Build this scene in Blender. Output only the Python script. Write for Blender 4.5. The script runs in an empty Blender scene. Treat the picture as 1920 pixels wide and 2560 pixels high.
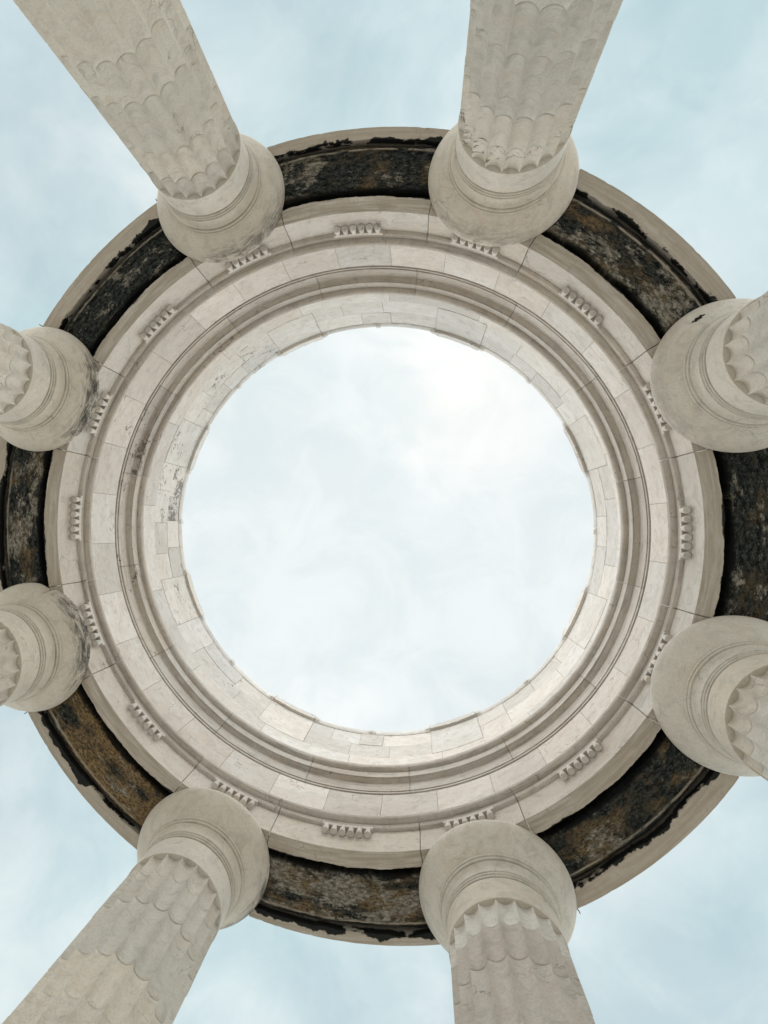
import bpy, math, random
from mathutils import Vector, Matrix, noise
random.seed(7)
C = bpy.context.scene.collection
R2 = math.radians
sc = bpy.context.scene

# ------------------------------------------------------------------ camera
cam_d = bpy.data.cameras.new('camera')
cam = bpy.data.objects.new('camera', cam_d); C.objects.link(cam)
sc.camera = cam
def rotm(a, b):
    ca, sa, cb, sb = math.cos(a), math.sin(a), math.cos(b), math.sin(b)
    Rx = Matrix(((1,0,0),(0,ca,-sa),(0,sa,ca))); Ry = Matrix(((cb,0,sb),(0,1,0),(-sb,0,cb)))
    return Ry @ Rx
M3 = Matrix(((1,0,0),(0,-1,0),(0,0,-1))) @ rotm(0.0535, 0.2328)
cam.matrix_world = Matrix.Translation((0.704, 0.0536, 0.0)) @ M3.to_4x4()
cam_d.sensor_fit = 'VERTICAL'; cam_d.sensor_height = 36.0; cam_d.sensor_width = 27.0
cam_d.lens = 1867.24 / 2560 * 36
cam_d.shift_x = (960 - 597.2) / 2560
cam_d.shift_y = -(1280 - 1223.45) / 2560
cam_d.clip_start = 0.05; cam_d.clip_end = 3000

# ------------------------------------------------------------------ world: overcast sky, thin blue showing between the clouds
SUN_EL, SUN_AZ = 78, 250
w = bpy.data.worlds.new('World'); sc.world = w; w.use_nodes = True
nt = w.node_tree; nt.nodes.clear()
def N(tree, t, **kw):
    n = tree.nodes.new(t)
    for k, v in kw.items(): setattr(n, k, v)
    return n
out = N(nt, 'ShaderNodeOutputWorld'); bg = N(nt, 'ShaderNodeBackground')
sky = N(nt, 'ShaderNodeTexSky', sky_type='NISHITA'); sky.sun_disc = False
sky.sun_elevation = R2(SUN_EL); sky.sun_rotation = R2(90 - SUN_AZ); sky.air_density = 1.0; sky.dust_density = 2.0
SKY_STR = 0.10
tc = N(nt, 'ShaderNodeTexCoord')
def wnoise(scale, det, rough, off, dist=0.0):
    mp = N(nt, 'ShaderNodeMapping'); mp.inputs['Location'].default_value = off
    n = N(nt, 'ShaderNodeTexNoise'); n.inputs['Scale'].default_value = scale; n.inputs['Detail'].default_value = det
    n.inputs['Roughness'].default_value = rough; n.inputs['Distortion'].default_value = dist
    nt.links.new(tc.outputs['Generated'], mp.inputs['Vector']); nt.links.new(mp.outputs['Vector'], n.inputs['Vector'])
    return n.outputs['Fac']
def wramp(sock, stops):
    r = N(nt, 'ShaderNodeValToRGB'); nt.links.new(sock, r.inputs['Fac'])
    e = r.color_ramp.elements
    while len(e) < len(stops): e.new(0.5)
    for i, (p, c) in enumerate(stops): e[i].position = p; e[i].color = (*c, 1) if len(c) == 3 else c
    r.color_ramp.interpolation = 'EASE'
    return r.outputs['Color']
def wmix(f, a, b, mode='MIX'):
    m = N(nt, 'ShaderNodeMix', data_type='RGBA', blend_type=mode)
    for s, i in ((f, 0), (a, 6), (b, 7)):
        if isinstance(s, (int, float)): m.inputs[i].default_value = s
        elif isinstance(s, tuple): m.inputs[i].default_value = (*s, 1)
        else: nt.links.new(s, m.inputs[i])
    return m.outputs[2]
clear = wmix(1.0, sky.outputs['Color'], (1.0, 0.9, 0.76), 'MULTIPLY')
S = 0.78 / SKY_STR
cloudcol = wramp(wnoise(4.3, 7, 0.52, (3.1, 1.7, 0.4), 0.3),
                 [(0.34, (0.55*S, 0.685*S, 0.725*S)), (0.50, (0.64*S, 0.75*S, 0.785*S)), (0.68, (0.80*S, 0.86*S, 0.875*S))])
cover = wramp(wnoise(1.5, 5, 0.5, (7.3, 2.2, 5.1), 0.3), [(0.25, (0.80,)*3), (0.55, (1.0,)*3)])
# the cloud is thinner and whiter overhead, bluer and denser lower down
sep = N(nt, 'ShaderNodeSeparateXYZ'); nt.links.new(tc.outputs['Generated'], sep.inputs[0])
zen = N(nt, 'ShaderNodeMapRange'); zen.inputs['From Min'].default_value = 0.86; zen.inputs['From Max'].default_value = 0.995
zen.interpolation_type = 'SMOOTHSTEP'
nt.links.new(sep.outputs['Z'], zen.inputs['Value'])
mott = wramp(wnoise(11, 6, 0.6, (0.3, 4.4, 2.9), 0.6), [(0.34, (0.925, 0.945, 0.955)), (0.66, (1.03, 1.02, 1.015))])
veil = wmix(zen.outputs['Result'], (0.95, 1.0, 1.0), (1.18, 1.14, 1.12))
cl2 = wmix(1.0, cloudcol, veil, 'MULTIPLY')
zf = N(nt, 'ShaderNodeMath', operation='MULTIPLY'); nt.links.new(zen.outputs['Result'], zf.inputs[0]); zf.inputs[1].default_value = 0.72
cl2 = wmix(zf.outputs[0], cl2, (0.87*S, 0.915*S, 0.92*S))
nt.links.new(wmix(cover, clear, wmix(1.0, cl2, mott, 'MULTIPLY')), bg.inputs['Color'])
bg.inputs['Strength'].default_value = SKY_STR
nt.links.new(bg.outputs[0], out.inputs['Surface'])

sun_d = bpy.data.lights.new('sun', 'SUN'); sun_d.energy = 4.6; sun_d.angle = R2(115); sun_d.color = (1.0, 0.99, 0.98)
sun = bpy.data.objects.new('sun', sun_d); C.objects.link(sun)
d = Vector((math.cos(R2(SUN_EL))*math.cos(R2(SUN_AZ)), math.cos(R2(SUN_EL))*math.sin(R2(SUN_AZ)), math.sin(R2(SUN_EL))))
sun.rotation_euler = d.to_track_quat('Z', 'Y').to_euler(); sun.location = (0, 0, 30)

sc.view_settings.view_transform = 'Standard'; sc.view_settings.look = 'None'
sc.view_settings.exposure = 0.40; sc.view_settings.gamma = 1.0; sc.view_settings.use_curve_mapping = False
sc.render.resolution_x = 768; sc.render.resolution_y = 1024
try: sc.cycles.max_bounces = 6; sc.cycles.diffuse_bounces = 4
except Exception: pass

# ------------------------------------------------------------------ material helpers
class Mat:
    def __init__(s, name):
        s.m = bpy.data.materials.new(name); s.m.use_nodes = True; s.t = s.m.node_tree
        s.b = s.t.nodes['Principled BSDF']; s.b.inputs['Roughness'].default_value = 0.85
        s.b.inputs['Specular IOR Level'].default_value = 0.25
    def n(s, t, **kw): return N(s.t, t, **kw)
    def l(s, a, b): s.t.links.new(a, b)
    def put(s, sock, v):
        if isinstance(v, (int, float)): sock.default_value = v
        elif isinstance(v, tuple): sock.default_value = (*v, 1) if (len(v) == 3 and sock.type == 'RGBA') else v
        else: s.l(v, sock)
    def math(s, op, a, b=0.0, clamp=False):
        m = s.n('ShaderNodeMath', operation=op); m.use_clamp = clamp
        s.put(m.inputs[0], a); s.put(m.inputs[1], b); return m.outputs[0]
    def mix(s, f, a, b, mode='MIX'):
        m = s.n('ShaderNodeMix', data_type='RGBA', blend_type=mode)
        s.put(m.inputs[0], f); s.put(m.inputs[6], a); s.put(m.inputs[7], b); return m.outputs[2]
    def noise(s, v, scale, det=4, rough=0.55, dist=0.0):
        n = s.n('ShaderNodeTexNoise'); s.l(v, n.inputs['Vector'])
        n.inputs['Scale'].default_value = scale; n.inputs['Detail'].default_value = det
        n.inputs['Roughness'].default_value = rough; n.inputs['Distortion'].default_value = dist
        return n.outputs['Fac']
    def rng(s, v, a, b, c=0.0, d=1.0):
        m = s.n('ShaderNodeMapRange', interpolation_type='SMOOTHSTEP'); s.put(m.inputs[0], v)
        m.inputs[1].default_value = a; m.inputs[2].default_value = b; m.inputs[3].default_value = c; m.inputs[4].default_value = d
        return m.outputs[0]
    def attr(s, name):
        a = s.n('ShaderNodeAttribute', attribute_type='OBJECT'); a.attribute_name = name; return a.outputs['Fac']
    def scale(s, v, xyz):
        m = s.n('ShaderNodeMapping'); s.l(v, m.inputs[0]); m.inputs['Scale'].default_value = xyz; return m.outputs[0]
    def bump(s, h, strength, dist, prev=None):
        b = s.n('ShaderNodeBump'); b.inputs['Strength'].default_value = strength; b.inputs['Distance'].default_value = dist
        s.put(b.inputs['Height'], h)
        if prev is not None: s.l(prev, b.inputs['Normal'])
        return b.outputs['Normal']

def stone(name, ca, cb, dark, tone=0.10, pits=1.0, soffit=None, capital=False, lines=False, streaks=False):
    M = Mat(name)
    tcn = M.n('ShaderNodeTexCoord'); oi = M.n('ShaderNodeObjectInfo')
    off = M.n('ShaderNodeVectorMath', operation='SCALE'); off.inputs[0].default_value = (17.3, 9.1, 23.7)
    M.l(oi.outputs['Random'], off.inputs['Scale'])
    ad = M.n('ShaderNodeVectorMath', operation='ADD'); M.l(tcn.outputs['Object'], ad.inputs[0]); M.l(off.outputs[0], ad.inputs[1])
    v = ad.outputs[0]
    big = M.noise(v, 1.6, 5, 0.6, 0.6)
    mid = M.noise(v, 7, 8, 0.65, 0.8)
    fine = M.noise(v, 55, 6, 0.7)
    col = M.mix(M.rng(big, 0.35, 0.68), ca, cb)
    col = M.mix(M.rng(mid, 0.45, 0.72, 0, 0.75), col, tuple(x*0.74 for x in ca))
    # cloudy pale and rosy drifts in the stone
    drift = M.noise(M.scale(v, (1, 1, 2.2)), 2.8, 5, 0.55, 1.6)
    col = M.mix(M.rng(drift, 0.50, 0.70, 0, 0.75), col, (ca[0]*1.0, ca[1]*0.94, ca[2]*0.89))
    col = M.mix(M.rng(fine, 0.42, 0.70, 0, 0.5), col, tuple(x*0.72 for x in ca))
    # per stone tone
    wn = M.n('ShaderNodeTexWhiteNoise', noise_dimensions='1D'); M.l(oi.outputs['Random'], wn.inputs['W'])
    col = M.mix(1.0, col, M.mix(wn.outputs['Value'], (1-tone,)*3, (1+tone*0.5,)*3), 'MULTIPLY')
    wn2 = M.n('ShaderNodeTexWhiteNoise', noise_dimensions='1D'); M.l(M.math('ADD', oi.outputs['Random'], 3.7), wn2.inputs['W'])
    col = M.mix(M.math('MULTIPLY', wn2.outputs['Value'], 0.8), col, M.mix(1.0, col, (1.0, 0.95, 0.90), 'MULTIPLY'))
    # hairline veins and cracks
    warp = M.n('ShaderNodeVectorMath', operation='ADD'); M.l(v, warp.inputs[0])
    nv = M.n('ShaderNodeTexNoise'); M.l(v, nv.inputs['Vector']); nv.inputs['Scale'].default_value = 5; nv.inputs['Detail'].default_value = 6
    sc_ = M.n('ShaderNodeVectorMath', operation='SCALE'); M.l(nv.outputs['Color'], sc_.inputs[0]); sc_.inputs['Scale'].default_value = 0.35
    M.l(sc_.outputs[0], warp.inputs[1])
    vo = M.n('ShaderNodeTexVoronoi', feature='DISTANCE_TO_EDGE'); M.l(warp.outputs[0], vo.inputs['Vector']); vo.inputs['Scale'].default_value = 2.1
    crack = M.rng(vo.outputs['Distance'], 0.0, 0.014, 1.0, 0.0)
    cm = M.math('MULTIPLY', crack, M.rng(M.noise(v, 1.9, 3), 0.52, 0.66, 0, 0.35 if capital else 0.6))
    col = M.mix(cm, col, dark)
    if lines:   # fine tooling rings and faint bed marks across a drum
        wv = M.n('ShaderNodeTexWave', bands_direction='Z', wave_type='BANDS'); M.l(v, wv.inputs['Vector'])
        wv.inputs['Scale'].default_value = 3.1; wv.inputs['Distortion'].default_value = 5; wv.inputs['Detail'].default_value = 4; wv.inputs['Detail Scale'].default_value = 2.0
        lm = M.math('MULTIPLY', M.rng(wv.outputs['Fac'], 0.0, 0.10, 1, 0), M.rng(M.noise(v, 2.3, 3), 0.52, 0.66, 0, 0.12))
        col = M.mix(lm, col, dark)
    # small pits
    pit = M.rng(M.noise(v, 95, 3, 0.6), 0.665, 0.72, 0, 0.7*pits)
    col = M.mix(pit, col, dark)
    # grime gathered in irregular patches; 'grime' set on some stones
    g = M.attr('grime')
    gn = M.noise(v, 9, 9, 0.72, 1.2); gb = M.noise(v, 2.0, 4, 0.5)
    thr = M.math('SUBTRACT', M.math('ADD', M.math('MULTIPLY', gn, 0.6), M.math('MULTIPLY', gb, 0.4)), M.math('SUBTRACT', 0.66, M.math('MULTIPLY', g, 0.16)))
    gm = M.rng(thr, 0.0, 0.05, 0, 0.75)
    col = M.mix(gm, col, (dark[0]*0.8, dark[1]*0.8, dark[2]*0.8))
    if capital:
        zz = sx_z = M.n('ShaderNodeSeparateXYZ'); M.l(tcn.outputs['Object'], zz.inputs[0])
        # rings painting in groove shade, with some old dirt, broken up along their length
        gn2 = M.rng(M.noise(v, 3.5, 6, 0.6), 0.36, 0.58, 0.25, 0.85)
        for zg in (7.380, 7.4225, 7.4655, 7.666, 7.7085):
            gz = M.rng(M.math('ABSOLUTE', M.math('SUBTRACT', zz.outputs[2], zg)), 0.006, 0.012, 1, 0)
            col = M.mix(M.math('MULTIPLY', gz, gn2), col, (0.17, 0.15, 0.12))
        # sooty streaks on the lip of the capital; stain_amt / stain_dx / stain_dy set per capital
        sx = M.n('ShaderNodeSeparateXYZ'); M.l(tcn.outputs['Object'], sx.inputs[0])
        dt = M.math('ADD', M.math('MULTIPLY', sx.outputs[0], M.attr('stain_dx')), M.math('MULTIPLY', sx.outputs[1], M.attr('stain_dy')))
        rr = M.math('SQRT', M.math('ADD', M.math('POWER', sx.outputs[0], 2.0), M.math('POWER', sx.outputs[1], 2.0)))
        an = M.math('ARCTAN2', sx.outputs[1], sx.outputs[0])
        cb2 = M.n('ShaderNodeCombineXYZ'); M.l(M.math('MULTIPLY', rr, 13.0), cb2.inputs[0]); M.l(M.math('MULTIPLY', an, 1.1), cb2.inputs[1])
        M.l(M.math('MULTIPLY', oi.outputs['Random'], 40.0), cb2.inputs[2])
        st = M.noise(cb2.outputs[0], 3.4, 10, 0.80, 0.5)
        area = M.math('MULTIPLY', M.rng(dt, 0.10, 0.72), M.rng(rr, 0.55, 0.74))
        sm = M.math('MULTIPLY', M.rng(M.math('ADD', st, M.math('MULTIPLY', area, 0.20)), 0.54, 0.80), M.math('MULTIPLY', area, M.attr('stain_amt')), clamp=True)
        col = M.mix(sm, col, (0.035, 0.036, 0.033))
    if streaks:   # dirt drawn out along the mouldings
        ge0 = M.n('ShaderNodeNewGeometry'); s0 = M.n('ShaderNodeSeparateXYZ'); M.l(ge0.outputs['Position'], s0.inputs[0])
        r0 = M.math('SQRT', M.math('ADD', M.math('POWER', s0.outputs[0], 2.0), M.math('POWER', s0.outputs[1], 2.0)))
        c0 = M.n('ShaderNodeCombineXYZ'); M.l(M.math('MULTIPLY', r0, 13.0), c0.inputs[0]); M.l(M.math('MULTIPLY', M.math('ARCTAN2', s0.outputs[1], s0.outputs[0]), 3.0), c0.inputs[1]); M.l(M.math('MULTIPLY', s0.outputs[2], 13.0), c0.inputs[2])
        sn = M.noise(c0.outputs[0], 1.5, 8, 0.68, 0.4)
        col = M.mix(M.rng(sn, 0.46, 0.74, 0, 0.65), col, (0.21, 0.185, 0.155))
        col = M.mix(M.rng(M.noise(c0.outputs[0], 1.1, 9, 0.75), 0.60, 0.72, 0, 0.7), col, (0.06, 0.056, 0.05))
    if soffit:
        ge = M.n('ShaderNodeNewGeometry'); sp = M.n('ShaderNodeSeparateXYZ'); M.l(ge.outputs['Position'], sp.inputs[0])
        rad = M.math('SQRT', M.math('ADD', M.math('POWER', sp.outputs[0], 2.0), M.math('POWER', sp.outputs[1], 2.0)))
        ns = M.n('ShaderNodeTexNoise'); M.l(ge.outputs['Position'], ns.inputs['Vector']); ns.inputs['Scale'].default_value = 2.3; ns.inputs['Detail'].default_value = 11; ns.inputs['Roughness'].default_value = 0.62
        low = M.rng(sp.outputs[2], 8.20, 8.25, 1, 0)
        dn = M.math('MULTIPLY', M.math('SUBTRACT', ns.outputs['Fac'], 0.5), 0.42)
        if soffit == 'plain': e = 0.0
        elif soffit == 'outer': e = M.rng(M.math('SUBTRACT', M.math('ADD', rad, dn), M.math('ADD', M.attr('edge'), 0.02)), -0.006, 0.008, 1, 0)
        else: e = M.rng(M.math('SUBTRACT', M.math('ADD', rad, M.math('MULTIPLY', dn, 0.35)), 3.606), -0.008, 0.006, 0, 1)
        # brownish bedding streaks round the soffit, plus a film painting its underside shade
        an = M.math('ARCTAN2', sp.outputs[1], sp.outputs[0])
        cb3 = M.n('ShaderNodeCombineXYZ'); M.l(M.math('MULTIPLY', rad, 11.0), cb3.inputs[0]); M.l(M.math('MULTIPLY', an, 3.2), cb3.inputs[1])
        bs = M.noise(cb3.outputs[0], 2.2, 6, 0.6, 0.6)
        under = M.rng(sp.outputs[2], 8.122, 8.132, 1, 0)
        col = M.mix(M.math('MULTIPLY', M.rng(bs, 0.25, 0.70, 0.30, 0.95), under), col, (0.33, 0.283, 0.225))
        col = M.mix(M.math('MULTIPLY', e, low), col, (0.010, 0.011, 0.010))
    M.l(col, M.b.inputs['Base Color'])
    nrm = M.bump(fine, 0.6, 0.006)
    nrm = M.bump(mid, 0.45, 0.014, nrm)
    nrm = M.bump(M.math('SUBTRACT', 1.0, cm), 0.5, 0.004, nrm)
    M.l(nrm, M.b.inputs['Normal'])
    return M.m

DK = (0.085, 0.074, 0.06)
MAR = stone('pale_marble', (0.64, 0.605, 0.56), (0.715, 0.692, 0.66), DK, tone=0.16)
MOLD = stone('moulded_marble', (0.53, 0.495, 0.448), (0.59, 0.558, 0.515), DK, tone=0.08, streaks=True)
SHA = stone('shaft_limestone', (0.65, 0.622, 0.56), (0.71, 0.683, 0.62), DK, tone=0.14, lines=True)
SHW = stone('whitish_shaft_stone', (0.70, 0.68, 0.635), (0.76, 0.745, 0.705), DK, tone=0.02, lines=True)
SHP = stone('pinkish_shaft_stone', (0.57, 0.52, 0.47), (0.62, 0.575, 0.525), DK, tone=0.05, lines=True)
CAP = stone('capital_limestone', (0.63, 0.598, 0.532), (0.68, 0.648, 0.582), DK, tone=0.05, pits=0.6, capital=True)
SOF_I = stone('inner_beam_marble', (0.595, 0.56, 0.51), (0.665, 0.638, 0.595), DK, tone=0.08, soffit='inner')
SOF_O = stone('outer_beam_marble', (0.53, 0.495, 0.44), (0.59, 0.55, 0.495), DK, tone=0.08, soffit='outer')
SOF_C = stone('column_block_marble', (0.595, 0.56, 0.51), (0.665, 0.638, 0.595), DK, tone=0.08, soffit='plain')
GUT = stone('carved_peg_marble', (0.62, 0.59, 0.545), (0.69, 0.665, 0.625), DK, tone=0.10)

def core_mat():
    M = Mat('weathered_core_concrete')
    uv = M.n('ShaderNodeUVMap'); uv.uv_map = 'flat'
    ge = M.n('ShaderNodeNewGeometry')
    sp = M.n('ShaderNodeSeparateXYZ'); M.l(uv.outputs[0], sp.inputs[0])
    cb = M.n('ShaderNodeCombineXYZ'); M.l(M.math('MULTIPLY', sp.outputs[0], 0.55), cb.inputs[0]); M.l(sp.outputs[1], cb.inputs[1])
    v = cb.outputs[0]
    base = M.mix(M.rng(M.noise(v, 26, 8, 0.75), 0.40, 0.64), (0.003, 0.005, 0.005), (0.05, 0.054, 0.049))
    brown = M.attr('brown')
    bmask = M.math('MULTIPLY', M.rng(M.math('ADD', M.noise(v, 3.2, 6, 0.6), M.math('MULTIPLY', M.math('POWER', brown, 2.0), 0.20)), 0.54, 0.70), brown, clamp=True)
    bcol = M.mix(M.rng(M.noise(v, 40, 6, 0.75), 0.35, 0.68), (0.05, 0.034, 0.016), (0.29, 0.200, 0.105))
    base = M.mix(bmask, base, bcol)
    # pale scraped crust
    crust = M.math('ADD', M.math('MULTIPLY', M.noise(v, 17, 10, 0.82), 0.48), M.math('MULTIPLY', M.noise(v, 2.6, 6, 0.62, 0.6), 0.52))
    cmask = M.rng(M.math('ADD', crust, M.math('MULTIPLY', M.attr('crust'), 0.070)), 0.566, 0.604, 0, 0.95)
    ccol = M.mix(M.rng(M.noise(v, 30, 6, 0.7), 0.35, 0.7), (0.07, 0.062, 0.048), (0.36, 0.33, 0.275))
    base = M.mix(cmask, base, ccol)
    spk = M.noise(v, 62, 4, 0.7)
    base = M.mix(M.rng(spk, 0.60, 0.68, 0, 0.55), base, (0.30, 0.28, 0.24))
    base = M.mix(M.rng(spk, 0.42, 0.34, 0, 0.7), base, (0.004, 0.005, 0.005))
    # blackening towards both long edges
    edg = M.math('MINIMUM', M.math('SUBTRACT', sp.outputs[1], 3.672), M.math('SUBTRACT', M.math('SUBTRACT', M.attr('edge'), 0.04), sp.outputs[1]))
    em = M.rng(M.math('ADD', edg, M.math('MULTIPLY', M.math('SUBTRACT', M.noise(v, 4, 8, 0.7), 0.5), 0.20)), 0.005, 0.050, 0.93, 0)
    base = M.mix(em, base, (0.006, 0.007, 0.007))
    ridge = M.rng(M.math('ABSOLUTE', M.math('SUBTRACT', sp.outputs[1], M.math('ADD', M.math('SUBTRACT', M.attr('edge'), 0.10), M.math('MULTIPLY', M.math('SUBTRACT', M.noise(v, 1.5, 3), 0.5), 0.03)))), 0.006, 0.02, 1, 0)
    base = M.mix(M.math('MULTIPLY', ridge, M.rng(M.noise(v, 7, 8, 0.75), 0.40, 0.54, 0, 0.9)), base, (0.33, 0.29, 0.23))
    M.l(base, M.b.inputs['Base Color'])
    nrm = M.bump(M.noise(ge.outputs['Position'], 45, 8, 0.7), 0.8, 0.012)
    M.l(nrm, M.b.inputs['Normal']); M.b.inputs['Roughness'].default_value = 0.95; M.b.inputs['Specular IOR Level'].default_value = 0.1
    return M.m
CORE = core_mat()
def plain(name, col, rough=0.9):
    M = Mat(name); g = M.n('ShaderNodeNewGeometry'); f = M.noise(g.outputs['Position'], 40, 6, 0.7)
    M.l(M.mix(M.rng(f, 0.3, 0.7), tuple(c*0.75 for c in col), col), M.b.inputs['Base Color']); M.b.inputs['Roughness'].default_value = rough
    M.l(M.bump(f, 0.4, 0.004), M.b.inputs['Normal']); return M.m
SKY_WHITE = plain('sky_slit_white', (0.80, 0.77, 0.70)); IRON = plain('rusty_iron', (0.06, 0.035, 0.025)); SOOT = plain('black_crust', (0.012, 0.013, 0.012))  # the white paints in sky light at open joints
def ground_mat(name, ca, cb, scale):
    M = Mat(name); g = M.n('ShaderNodeNewGeometry')
    c = M.mix(M.rng(M.noise(g.outputs['Position'], scale, 8, 0.65), 0.35, 0.68), ca, cb)
    M.l(c, M.b.inputs['Base Color']); M.l(M.bump(M.noise(g.outputs['Position'], 30, 6), 0.4, 0.01), M.b.inputs['Normal']); return M.m
PAVE = ground_mat('pale_stone_paving', (0.34, 0.322, 0.295), (0.42, 0.40, 0.368), 2.0)
GRAVEL = ground_mat('pale_gravel', (0.30, 0.285, 0.258), (0.38, 0.36, 0.328), 0.8)

# ------------------------------------------------------------------ mesh helpers
def link(name, me, mat, parent=None):
    o = bpy.data.objects.new(name, me); C.objects.link(o)
    if not me.materials: me.materials.append(mat)
    if parent: o.parent = parent
    return o
def mesh(name, vs, fs, smooth=None):
    me = bpy.data.meshes.new(name); me.from_pydata(vs, [], fs); me.update()
    if smooth is not None:
        me.polygons.foreach_set('use_smooth', [True]*len(me.polygons))
        me.set_sharp_from_angle(angle=R2(smooth))
    return me
def inset(poly, d):
    """move every corner of a (R,z) polygon inwards by d[i]"""
    n = len(poly); A = sum(poly[i][0]*poly[(i+1) % n][1]-poly[(i+1) % n][0]*poly[i][1] for i in range(n)); sgn = 1 if A > 0 else -1
    res = []
    for i in range(n):
        p0, p1, p2 = (Vector(poly[(i+k-1) % n]) for k in range(3))
        e1 = (p1-p0).normalized(); e2 = (p2-p1).normalized()
        n1 = Vector((-e1.y, e1.x))*sgn; n2 = Vector((-e2.y, e2.x))*sgn
        m = n1+n2
        if m.length < 1e-6: m = n1
        m.normalize(); k = 1/max(0.35, m.dot(n1))
        q = p1 + m*k*d[i]; res.append((q.x, q.y))
    return res
def corner(poly):
    n = len(poly); o = []
    for i in range(n):
        p0, p1, p2 = (Vector(poly[(i+k-1) % n]) for k in range(3))
        o.append((p1-p0).angle(p2-p1) if (p1-p0).length > 1e-6 and (p2-p1).length > 1e-6 else 0)
    return o
def sweep(name, poly, a0, a1, step=0.8, gap=0.006, cham=0.006, wob=0.0008, chip=0.006, seed=0, mod=None, smooth=28):
    """solid stone of (R,z) section poly swept round the axis between angles a0..a1 (degrees), open joint and worn arrises at both ends"""
    Rm = sum(p[0] for p in poly)/len(poly)
    ga = math.degrees(gap/2/Rm); ca = math.degrees(cham/Rm)
    b0, b1 = a0+ga, a1-ga
    n = max(2, int((b1-b0-2*ca)/step))
    angs = [b0]+[b0+ca+(b1-b0-2*ca)*i/n for i in range(n+1)]+[b1]
    cr = corner(poly); vs = []; m = len(poly)
    for k, a in enumerate(angs):
        d = [cham if k in (0, len(angs)-1) else 0.0]*m
        for i in range(m):
            nz = noise.noise(Vector((seed*3.7+a*0.9, i*5.1, 0.3)))
            d[i] += wob*noise.noise(Vector((a*0.15+seed, i*2.2, 4.0)))
            if cr[i] > 0.6: d[i] += chip*max(0.0, nz-0.30)*1.6 + 0.0015
        pp = inset(poly, d)
        for (r, z) in pp:
            if mod: r, z = mod(r, z, a)
            vs.append((r*math.cos(R2(a)), r*math.sin(R2(a)), z))
    fs = []
    for k in range(len(angs)-1):
        for i in range(m):
            j = (i+1) % m; fs.append((k*m+i, k*m+j, (k+1)*m+j, (k+1)*m+i))
    fs.append(tuple(range(m-1, -1, -1))); fs.append(tuple((len(angs)-1)*m+i for i in range(m)))
    me = mesh(name, vs, fs, smooth)
    import bmesh
    bm = bmesh.new(); bm.from_mesh(me); bmesh.ops.recalc_face_normals(bm, faces=bm.faces); bm.to_mesh(me); bm.free()
    return me
def box(x0, x1, y0, y1, z0, z1):
    vs = [(x, y, z) for x in (x0, x1) for y in (y0, y1) for z in (z0, z1)]
    return vs, [(0,1,3,2), (4,6,7,5), (0,4,5,1), (2,3,7,6), (0,2,6,4), (1,5,7,3)]
def thing(name, label, cat, loc=(0,0,0), rz=0.0, group=None):
    o = bpy.data.objects.new(name, None); C.objects.link(o); o.location = loc; o.rotation_euler = (0, 0, rz)
    o['label'] = label; o['category'] = cat
    o['kind'] = 'thing'
    if group: o['group'] = group
    return o
TH0 = -21.03                       # world angle of the first column; the rest follow every 45 degrees
FLOOR = -1.55
def place(o, deg): o.rotation_euler = (0, 0, R2(deg)); return o

# ------------------------------------------------------------------ setting
def disc(name, r, z0, z1, mat, n=96):
    vs = [(r*math.cos(2*math.pi*i/n), r*math.sin(2*math.pi*i/n), z) for z in (z0, z1) for i in range(n)]
    fs = [(i, (i+1) % n, n+(i+1) % n, n+i) for i in range(n)]+[tuple(range(n, 2*n)), tuple(range(n-1, -1, -1))]
    o = link(name, mesh(name, vs, fs), mat); o['kind'] = 'structure'; return o
disc('ground', 1500, -2.3, -2.05, GRAVEL, 64)
disc('step', 6.1, -2.05, -1.80, PAVE); disc('floor', 5.6, -1.80, FLOOR, PAVE)

# ------------------------------------------------------------------ columns
NF = 20
def shaft_R(z): return 0.4996 + (6.99-z)*0.00542
def drum_mesh(z0, z1, dr=0.0, rot=0.0, seed=0):
    ns = 10; m = NF*ns; vs = []; fs = []
    zs = [z0+0.002, z0+0.009] + [z0+0.009+(z1-z0-0.018)*i/4 for i in range(1, 4)] + [z1-0.009, z1-0.002]
    def ring(z, ins, inner=None):
        for i in range(m):
            ph = 2*math.pi*i/m + math.pi/NF + rot
            t = (i % ns)/ns*2-1                       # -1..1 across one flute, arris at the ends
            if inner: r = inner
            else:
                r = shaft_R(z)+dr-ins - 0.055*max(0.0, 1-t*t)**0.7
                nn = noise.noise(Vector((math.cos(ph)*3+seed, math.sin(ph)*3, z*2.5)))
                r += 0.0018*nn
                if t == -1: r -= 0.003+0.010*max(0, noise.noise(Vector((ph*4, z*3, seed+9.0)))-0.25)
            vs.append((r*math.cos(ph), r*math.sin(ph), z))
    ring(z0+0.0015, 0, 0.30)
    for k, z in enumerate(zs): ring(z, 0.006 if k in (0, len(zs)-1) else 0)
    ring(z1-0.0015, 0, 0.30)
    for k in range(len(zs)+1):
        for i in range(m): fs.append((k*m+i, k*m+(i+1) % m, (k+1)*m+(i+1) % m, (k+1)*m+i))
    fs.append(tuple(range(m-1, -1, -1))); fs.append(tuple((len(zs)+1)*m+i for i in range(m)))
    return mesh('drum', vs, fs, 30)
def lathe(name, prof, n=160, mod=None, smooth=32):
    vs = []; fs = []; m = len(prof)
    for i in range(n):
        a = 2*math.pi*i/n
        for (r, z) in prof:
            if mod: r, z = mod(r, z, a)
            vs.append((r*math.cos(a), r*math.sin(a), z))
    for i in range(n):
        j = (i+1) % n
        for k in range(m-1): fs.append((i*m+k, j*m+k, j*m+k+1, i*m+k+1))
    fs.append(tuple(i*m for i in range(n-1, -1, -1))); fs.append(tuple(i*m+m-1 for i in range(n)))
    return mesh(name, vs, fs, smooth)
necking = [(0.30, 6.990), (0.4975, 6.990), (0.5005, 6.994), (0.5005, 7.372)]
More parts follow.
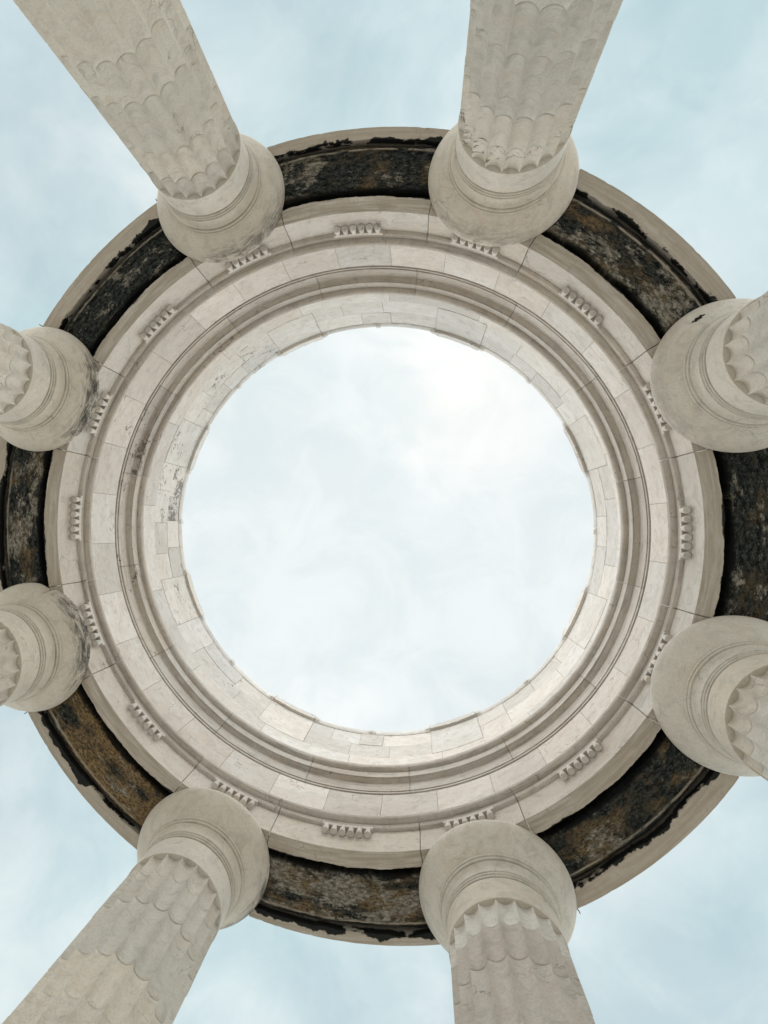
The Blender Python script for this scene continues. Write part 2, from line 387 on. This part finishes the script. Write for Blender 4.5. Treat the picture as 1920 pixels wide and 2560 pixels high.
cap_prof = [(0.40, 7.372), (0.478, 7.372), (0.480, 7.387), (0.507, 7.392), (0.511, 7.401), (0.509, 7.410), (0.486, 7.415), (0.487, 7.430), (0.513, 7.435), (0.517, 7.444), (0.515, 7.453), (0.490, 7.458),
            (0.491, 7.473), (0.517, 7.478), (0.521, 7.488), (0.518, 7.499), (0.502, 7.503),
            (0.500, 7.53), (0.502, 7.57), (0.509, 7.61), (0.523, 7.640), (0.537, 7.650),
            (0.521, 7.658), (0.525, 7.674), (0.549, 7.678), (0.555, 7.686), (0.553, 7.696), (0.531, 7.701), (0.534, 7.716), (0.560, 7.721), (0.566, 7.731), (0.564, 7.741), (0.541, 7.747),
            (0.556, 7.756), (0.585, 7.783), (0.62, 7.823), (0.655, 7.867), (0.69, 7.917), (0.717, 7.967), (0.737, 8.015), (0.748, 8.055), (0.751, 8.080), (0.749, 8.102), (0.744, 8.112), (0.60, 8.1135)]
JOINTS = [FLOOR, -0.6, 0.35, 1.25, 2.15, 3.1, 3.95, 4.80, 5.33, 6.13, 6.63, 6.99]
neck_me = lathe('neck', necking)
cap_plain = lathe('capital', cap_prof)
def cap_broken(r, z, a):
    # broken and patched corner of the lip
    dd = math.atan2(math.sin(a-R2(128)), math.cos(a-R2(128)))
    if r > 0.60:
        k = math.exp(-(dd/0.10)**2); s = 1 if dd > 0 else 0
        r -= 0.06*k*(r-0.56)/0.19*(0.5+0.5*s); z += 0.02*k
        r += 0.012*noise.noise(Vector((a*9, z*8, 1)))*math.exp(-(dd/0.35)**2)
    return r, z
def cap_holed(r, z, a):
    dd = math.atan2(math.sin(a-R2(255)), math.cos(a-R2(255)))
    if 0.62 < r < 0.70: z += 0.035*math.exp(-(dd/0.055)**2)
    return r, z
cap_broken_me = lathe('capital', cap_prof, 200, cap_broken); cap_holed_me = lathe('capital', cap_prof, 200, cap_holed)
CAPM = {0: cap_holed_me, 4: cap_broken_me}
#        label, stain amount, stain direction (local degrees; 180 = towards the middle of the ring), grime
COLS = [
 ('fluted column at the right with one black chip in the lip of its capital', 0.25, 180, 0.1),
 ('cleanest fluted column, its unstained capital overlapping the lower right of the ring', 0.0, 180, 0.0),
 ('fluted column at the bottom right with a whitish topmost drum over a pinkish one', 0.25, 75, 0.0),
 ('fluted column at the bottom left, black smudge on the outer lip', 0.9, 300, 0.0),
 ('fluted column at the left edge with a broken patched corner on its streaked capital', 1.0, 190, 0.25),
 ('fluted column at the left edge with sooty streaks on its unbroken round capital', 1.0, 170, 0.25),
 ('fluted column at the top left, its long shaft crossed by many scalloped drum joints', 0.75, 165, 0.3),
 ('fluted column at the top right with a crazed drum right under its smooth neck', 0.45, 180, 0.3)]
drum_cache = {}
def get_drum(i, var):
    if (i, var) not in drum_cache:
        rr = random.Random(i*17+var)
        drum_cache[(i, var)] = drum_mesh(JOINTS[i], JOINTS[i+1], rr.uniform(-0.003, 0.003) if i < 10 else 0.0, R2(rr.uniform(-0.35, 0.35)), i*3+var)
    return drum_cache[(i, var)]
for k, (lab, amt, sd, gr) in enumerate(COLS):
    th = R2(TH0+45*k)
    t = thing('fluted_column', lab, 'column', (4*math.cos(th), 4*math.sin(th), 0), th, 'fluted columns standing in a circle under the stone ring')
    rr = random.Random(k)
    for i in range(len(JOINTS)-1):
        me_ = get_drum(i, rr.randrange(3))
        o = link('drum', me_, SHA, t)
        if k == 2 and i >= 8: o.material_slots[0].link = 'OBJECT'; o.material_slots[0].material = SHW if i == 10 else SHP; o['grime'] = gr*rr.uniform(0.2, 1.6)
        if k == 2 and i == 10: o['label'] = 'whitish drum'
        if k == 7 and i == 10: o['grime'] = 0.7
    o = link('neck', neck_me, CAP, t); o['grime'] = gr; o['stain_amt'] = 0.0
    o = link('capital', CAPM.get(k, cap_plain), CAP, t); o['stain_amt'] = float(amt); o['stain_dx'] = math.cos(R2(sd)); o['stain_dy'] = math.sin(R2(sd)); o['grime'] = gr*0.5
    if k == 0:
        cvs = []; 
        for q in range(9):
            a = R2(249+1.5*q); wd = 0.009*math.sin(math.pi*q/8)+0.002
            for s in (-1, 1):
                r = 0.652+s*wd+0.008*math.sin(q*2.3); z = 7.862+(r-0.652)*1.28-0.004
                cvs.append((r*math.cos(a), r*math.sin(a), z)); 
        cvs += [(x*0.99, y*0.99, z+0.03) for (x, y, z) in cvs]
        cf = [(2*q, 2*q+1, 2*q+3, 2*q+2) for q in range(8)]+[(18+2*q, 18+2*q+2, 18+2*q+3, 18+2*q+1) for q in range(8)]
        cf += [(2*q, 2*q+2, 20+2*q, 18+2*q) for q in range(8)]+[(2*q+1, 19+2*q, 21+2*q, 2*q+3) for q in range(8)]+[(0, 18, 19, 1), (16, 17, 35, 34)]
        link('lip_chip', mesh('lip_chip', cvs, cf), SOOT, t)

# ------------------------------------------------------------------ entablature
ent = thing('ring_entablature', 'circular stone entablature resting on the columns with a black weathered soffit and bright mouldings', 'entablature')
ZS = 8.115
HB = 9.2        # half angle of the block over each column
P_col = [(3.43, ZS), (3.43, 8.64), (4.375, 8.64), (4.375, ZS)]
P_in = [(3.43, ZS), (3.43, 8.64), (3.605, 8.64), (3.605, ZS)]
EDGE = [4.19, 4.18, 4.26, 4.22, 4.19, 4.165, 4.235, 4.18]
def P_out(e): return [(e, ZS), (e, 8.64), (4.375, 8.64), (4.375, ZS)]
def ragged_in(sd):
    def f(r, z, a):
        if r > 3.55 and z < 8.2:
            r += 0.016*noise.fractal(Vector((a*0.12+sd, 1.1, 0)), 0.6, 2.0, 5)
        return r, z
    return f
def ragged_out(sd):
    def f(r, z, a):
        if r < 4.30 and z < 8.2:
            r += (0.012+0.03*max(0, noise.noise(Vector((a*0.07, sd, 3)))+0.2))*noise.fractal(Vector((a*0.16+sd, 7.1, 0)), 0.6, 2.0, 6)
        if r > 4.3: r += 0.002*noise.noise(Vector((a*0.9, sd, 2)))
        return r, z
    return f
col_blocks = [sweep('architrave_block', P_col, -HB, HB, seed=s, chip=0.006) for s in range(3)]
# half-round cove under the fillet, fillet, then overhanging cyma
P_tae = [(3.43, 8.64), (3.405, 8.643), (3.392, 8.655), (3.386, 8.672), (3.385, 8.740), (3.398, 8.743), (3.398, 8.754), (3.376, 8.757), (3.347, 8.764), (3.329, 8.778), (3.322, 8.798), (3.320, 8.828), (3.60, 8.829), (4.42, 8.829), (4.42, 8.64)]
tae = [sweep('taenia', P_tae, -HB, HB, seed=s+30, chip=0.004) for s in range(2)]
tae2 = [sweep('taenia', P_tae, HB, 45-HB, seed=s+40, chip=0.004) for s in range(2)]
GCOS = []
def core_mesh(seed, ripple, edge):
    a0, a1 = HB+0.35, 45-HB-0.35; na, nr = 110, 46; vs = []; fs = []; uvs = []
    F = lambda *p: noise.fractal(Vector(p), 0.7, 2.0, 6)
    for i in range(na+1):
        a = a0+(a1-a0)*i/na
        e = min(1.0, i/6, (na-i)/6)
        ri = 3.672+0.010*noise.noise(Vector((a*0.25, seed, 1)))-0.02*max(0, noise.noise(Vector((a*0.12, seed, 5))))
        ro = edge-0.040+0.010*noise.noise(Vector((a*0.3, seed, 2)))-0.05*max(0, noise.noise(Vector((a*0.10, seed+3, 8))))
        for j in range(nr+1):
            u = j/nr; r = ri+(ro-ri)*u
            ed = min(1.0, j/3, (nr-j)/3)
            x = a*R2(1)*3.9
            h = 0.008*F(x*3, r*3, seed) + 0.006*F(x*11, r*11, seed+4)
            # shutter-board ridges along the outer side
            for rc, wd in ((edge-0.130, 0.010), (edge-0.100, 0.009), (3.685, 0.008)):
                h -= ripple*0.020*math.exp(-((r-rc-0.01*noise.noise(Vector((a*0.1, rc, seed))))/wd)**2)
            if r > edge-0.095: h += 0.012
            z = ZS+0.018+h + (1-ed)*0.03+(1-e)*0.02
            vs.append((r*math.cos(R2(a)), r*math.sin(R2(a)), z)); uvs.append((x+seed*3.3, r))
    W = nr+1
    fs = [(i*W+j, i*W+j+1, (i+1)*W+j+1, (i+1)*W+j) for i in range(na) for j in range(nr)]
    # skirt up into the cavity
    rim = [i*W for i in range(na+1)]+[na*W+j for j in range(1, W)]+[i*W+nr for i in range(na-1, -1, -1)]+[j for j in range(nr-1, 0, -1)]
    b = len(vs)
    for q in rim: vs.append((vs[q][0], vs[q][1], 8.60)); uvs.append(uvs[q])
    n = len(rim)
    fs += [(rim[i], rim[(i+1) % n], b+(i+1) % n, b+i) for i in range(n)]
    fs.append(tuple(b+i for i in range(n)))
    me = mesh('rubble_core', vs, fs, 60)
    uvl = me.uv_layers.new(name='flat')
    for lp in me.loops: uvl.data[lp.index].uv = uvs[lp.vertex_index]
    return me
BAYS = [ # brown, crust, ripple     bay k runs from column k to column k+1
 (0.25, 0.65, 0.3), (0.60, 0.15, 0.8), (0.75, 1.25, 0.6), (1.0, 0.3, 0.5), (0.55, 0.8, 0.9), (0.2, 0.45, 1.0), (0.55, 0.75, 1.0), (0.65, 0.65, 0.5)]
for k in range(8):
    a = TH0+45*k
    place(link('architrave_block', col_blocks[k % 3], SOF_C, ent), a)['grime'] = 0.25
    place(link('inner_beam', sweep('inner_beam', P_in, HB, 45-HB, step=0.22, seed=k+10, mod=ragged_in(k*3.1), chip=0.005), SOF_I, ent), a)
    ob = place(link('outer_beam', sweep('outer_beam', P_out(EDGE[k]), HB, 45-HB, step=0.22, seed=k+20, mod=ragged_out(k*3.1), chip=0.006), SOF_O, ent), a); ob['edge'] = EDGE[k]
    br, crs, rp = BAYS[k]
    o = place(link('rubble_core', core_mesh(k*1.37+0.5, rp, EDGE[k]), CORE, ent), a); o['edge'] = EDGE[k]; o['brown'] = br; o['crust'] = crs
    o = place(link('taenia', tae[k % 2], MOLD, ent), a); o['grime'] = 0.2
    o = place(link('taenia', tae2[k % 2], MOLD, ent), a); o['grime'] = 0.2
# back of the cavity
for k in range(8):
    place(link('soffit_backing', sweep('soffit_backing', [(3.60, 8.60), (3.60, 8.638), (4.19, 8.638), (4.19, 8.60)], HB, 45-HB, step=4, chip=0, seed=1), SOOT, ent), TH0+45*k) if k == 0 else place(link('soffit_backing', bpy.data.meshes['soffit_backing'], SOOT, ent), TH0+45*k)
# guttae under short regulae
P_reg = [(3.429, 8.600), (3.388, 8.600), (3.388, 8.672), (3.429, 8.672)]
reg_me = sweep('regula', [(3.440, 8.606), (3.381, 8.606), (3.381, 8.668), (3.440, 8.668)], -4.75, 4.75, step=0.8, gap=0, cham=0.003, chip=0.004, seed=5)
gp = [(0.0, 8.440), (0.035, 8.440), (0.0372, 8.444), (0.0370, 8.460), (0.0235, 8.6065)]
def gutta():
    n = 18; vs = []; fs = []
    for i in range(n):
        a = 2*math.pi*i/n
        for (r, z) in gp[1:]: vs.append((3.390+r*math.cos(a), r*math.sin(a), z))
    for i in range(n):
        j = (i+1) % n
        for q in range(3): fs.append((i*4+q, j*4+q, j*4+q+1, i*4+q+1))
    fs.append(tuple(i*4 for i in range(n-1, -1, -1))); fs.append(tuple(i*4+3 for i in range(n)))
    return mesh('gutta', vs, fs, 40)
gut_me = gutta()
for g in range(16):
    a = TH0+22.5*g
    place(link('regula', reg_me, GUT, ent), a)
    for q in range(6): place(link('gutta', gut_me, GUT, ent), a+(q-2.5)*1.56)
# frieze
P_fr = [(3.455, 8.829), (3.455, 9.915), (4.34, 9.915), (4.34, 8.829)]
fr = [sweep('frieze_block', P_fr, 0, 11.25, seed=50+s, gap=0.003, cham=0.0025, chip=0.003) for s in range(5)]
rf = random.Random(3)
for g in range(32):
    o = place(link('frieze_block', fr[rf.randrange(5)], MAR, ent), TH0+5.7+11.25*g+rf.uniform(-0.0, 0.0)); a = (TH0+5.7+11.25*g) % 360
    o['grime'] = 0.55 if 165 < a < 215 and g % 2 else rf.choice((0.0, 0.1, 0.25))
P_co = [(3.485, 9.916), (3.483, 9.931), (3.444, 9.933), (3.443, 9.938), (3.443, 9.978), (3.446, 9.981), (3.475, 9.981), (3.475, 10.001), (3.438, 10.003),
        (3.437, 10.008), (3.437, 10.288), (3.432, 10.296), (3.372, 10.312), (3.386, 10.316), (3.386, 10.333), (3.365, 10.335), (3.364, 10.362), (3.364, 10.400),
        (3.364, 10.530), (3.376, 10.532), (3.376, 10.543), (3.352, 10.546), (3.330, 10.551), (3.314, 10.564), (3.305, 10.585), (3.301, 10.610), (3.300, 10.630), (3.300, 10.654),
        (3.33, 10.66), (4.60, 10.68), (4.75, 10.60), (4.72, 10.30), (4.40, 10.28), (4.40, 9.916)]
co = [sweep('cornice_block', P_co, 0, 22.5, seed=70+s, chip=0.003, gap=0.004, cham=0.004, wob=0.0006) for s in range(4)]
for g in range(16):
    o = place(link('cornice_block', co[g % 4], MOLD, ent), TH0+11.25+22.5*g); a = (TH0+11.25+22.5*g) % 360
    o['grime'] = 0.6 if 130 < a < 240 else 0.2
# strips painted white as sky through joints, and iron cramps at the outer arris
def worm(name, pts, wd, mat, a):
    vs = []; fs = []
    for i, (r, t, z) in enumerate(pts):
        w_ = wd*(0.5+0.5*math.sin(math.pi*(i+0.5)/len(pts)))
        for dx, dz in ((-1, 0), (0, -0.7), (1, 0), (0, 0.7)): vs.append((r, t+dx*w_, z+dz*w_))
    for i in range(len(pts)-1):
        for q in range(4): fs.append((i*4+q, i*4+(q+1) % 4, (i+1)*4+(q+1) % 4, (i+1)*4+q))
    fs.append((3, 2, 1, 0)); e = (len(pts)-1)*4; fs.append((e, e+1, e+2, e+3))
    return place(link(name, mesh(name, vs, fs), mat, ent), a)
rm = random.Random(5)
for (ka, side, r0, r1) in ((0, 1, 3.44, 3.57), (1, 1, 3.45, 3.58), (2, -1, 3.44, 3.62), (3, 1, 3.43, 3.50), (3, -1, 3.43, 3.47), (4, 1, 3.44, 3.50), (5, -1, 3.44, 3.50), (4, -1, 3.42, 3.47), (5, 1, 3.43, 3.49)):
    n = 8; pts = [(r0+(r1-r0)*i/(n-1), rm.uniform(-1, 1)*0.006, ZS-0.001) for i in range(n)]
    worm('painted_sky_slit', pts, 0.006, SKY_WHITE, TH0+45*ka+side*HB)
for (ka, side) in ((5, -1+2*1), (2, -1), (4, -1), (6, -1)):
    worm('iron_cramp', [(4.33, 0, ZS+0.02), (4.38, 0.004, ZS+0.01), (4.40, 0.0, ZS+0.005), (4.425, 0.003, ZS)], 0.005, IRON, TH0+45*ka+side*HB)

# ------------------------------------------------------------------ parapet wall on top
par = thing('parapet_wall', 'round parapet wall of pale ashlar blocks above the cornice, framing the open sky', 'wall')
Z0, Z1, Z2, Z3, Z4 = 10.685, 11.88, 12.535, 13.165, 13.375
RO = 4.05
def wallblock(name, a0, a1, z0, z1, dr=0.0, grime=0.0, seed=0, mat=MAR, rin=3.566, chip=0.008):
    me = sweep(name, [(rin+dr, z0+0.001), (rin+dr, z1-0.001), (RO, z1-0.001), (RO, z0+0.001)], a0, a1, step=0.8, gap=0.003, cham=0.003, chip=chip, seed=seed)
    o = place(link(name, me, mat, par), TH0); o['grime'] = grime; return o
rp = random.Random(11)
for g in range(16):      # plinth course
    wallblock('plinth_block', 22.5*g+4, 22.5*g+26.5, Z0, Z1, rp.uniform(-0.002, 0.002), 0.35 if 7 < g < 12 else 0.1, 100+g, rin=3.560)
pat1 = [[14.6, 30.6], [14.6, 30.9], [17.0, 27.0], [14.5, 30.2], [13.5, 22.0, 31.0], [15.5, 29.0], [14.0, 24.5], [16.0, 31.5]]
pat2 = [[18.6, 26.3], [12.5, 22.0, 31.0], [19.0, 25.0, 32.5], [17.0, 30.0], [15.0, 22.6, 29.5], [11.5, 20.5, 27.5], [18.5, 26.3], [15.5, 23.0, 33.0]]
def side_g(a): a = (a+TH0) % 360; return 0.85 if 150 < a < 235 else (0.35 if 90 < a < 150 or 235 < a < 260 else 0.1)
for k in range(8):
    b = 45*k
    wallblock('pier_block', b-6.4, b+6.4, Z1, Z3, -0.010, side_g(b)*0.8, 200+k)
    e = [6.4]+pat1[k]+[38.6]
    for i in range(len(e)-1): wallblock('parapet_block', b+e[i], b+e[i+1], Z1, Z2, rp.uniform(-0.004, 0.004), side_g(b+e[i])*rp.uniform(0.3, 1.1), 300+k*10+i)
    e = [6.4]+pat2[k]+[38.6]
    for i in range(len(e)-1): wallblock('parapet_block', b+e[i], b+e[i+1], Z2, Z3, rp.uniform(-0.004, 0.004), side_g(b+e[i])*rp.uniform(0.3, 1.3), 400+k*10+i)
    # coping: a proud slab over each pier, a thinner moulded run between with small ears and a boss
    wallblock('pier_coping', b-6.4, b+6.4, Z3, Z4+0.01, -0.058, 0.5, 500+k, chip=0.022)
    def cop(r, z, a, b=b):
        t = a-b
        if r < 3.9 and z > Z3+0.03:
            p = 0.024*max(0.0, 1-abs((t-22.5)/0.75)**4) if abs(t-22.5) < 0.75 else 0.0
            for ec in (6.4, 38.6):
                dd = abs(t-ec)
                if dd < 1.7: p = max(p, 0.030*(1-(dd/1.7)**3))
            r -= p
        return r, z
    for (x0, x1, sd) in ((6.4, 21.4, 0), (21.4, 38.6, 1)):
        me = sweep('coping_stone', [(3.562, Z3+0.001), (3.558, Z3+0.02), (3.552, Z3+0.06), (3.550, Z4-0.03), (3.556, Z4), (RO, Z4), (RO, Z3+0.001)], b+x0, b+x1, step=0.25, gap=0.005, cham=0.004, chip=0.012, seed=600+k*2+sd, mod=cop)
        o = place(link('coping_stone', me, MAR, par), TH0); o['grime'] = side_g(b+x0)*0.5
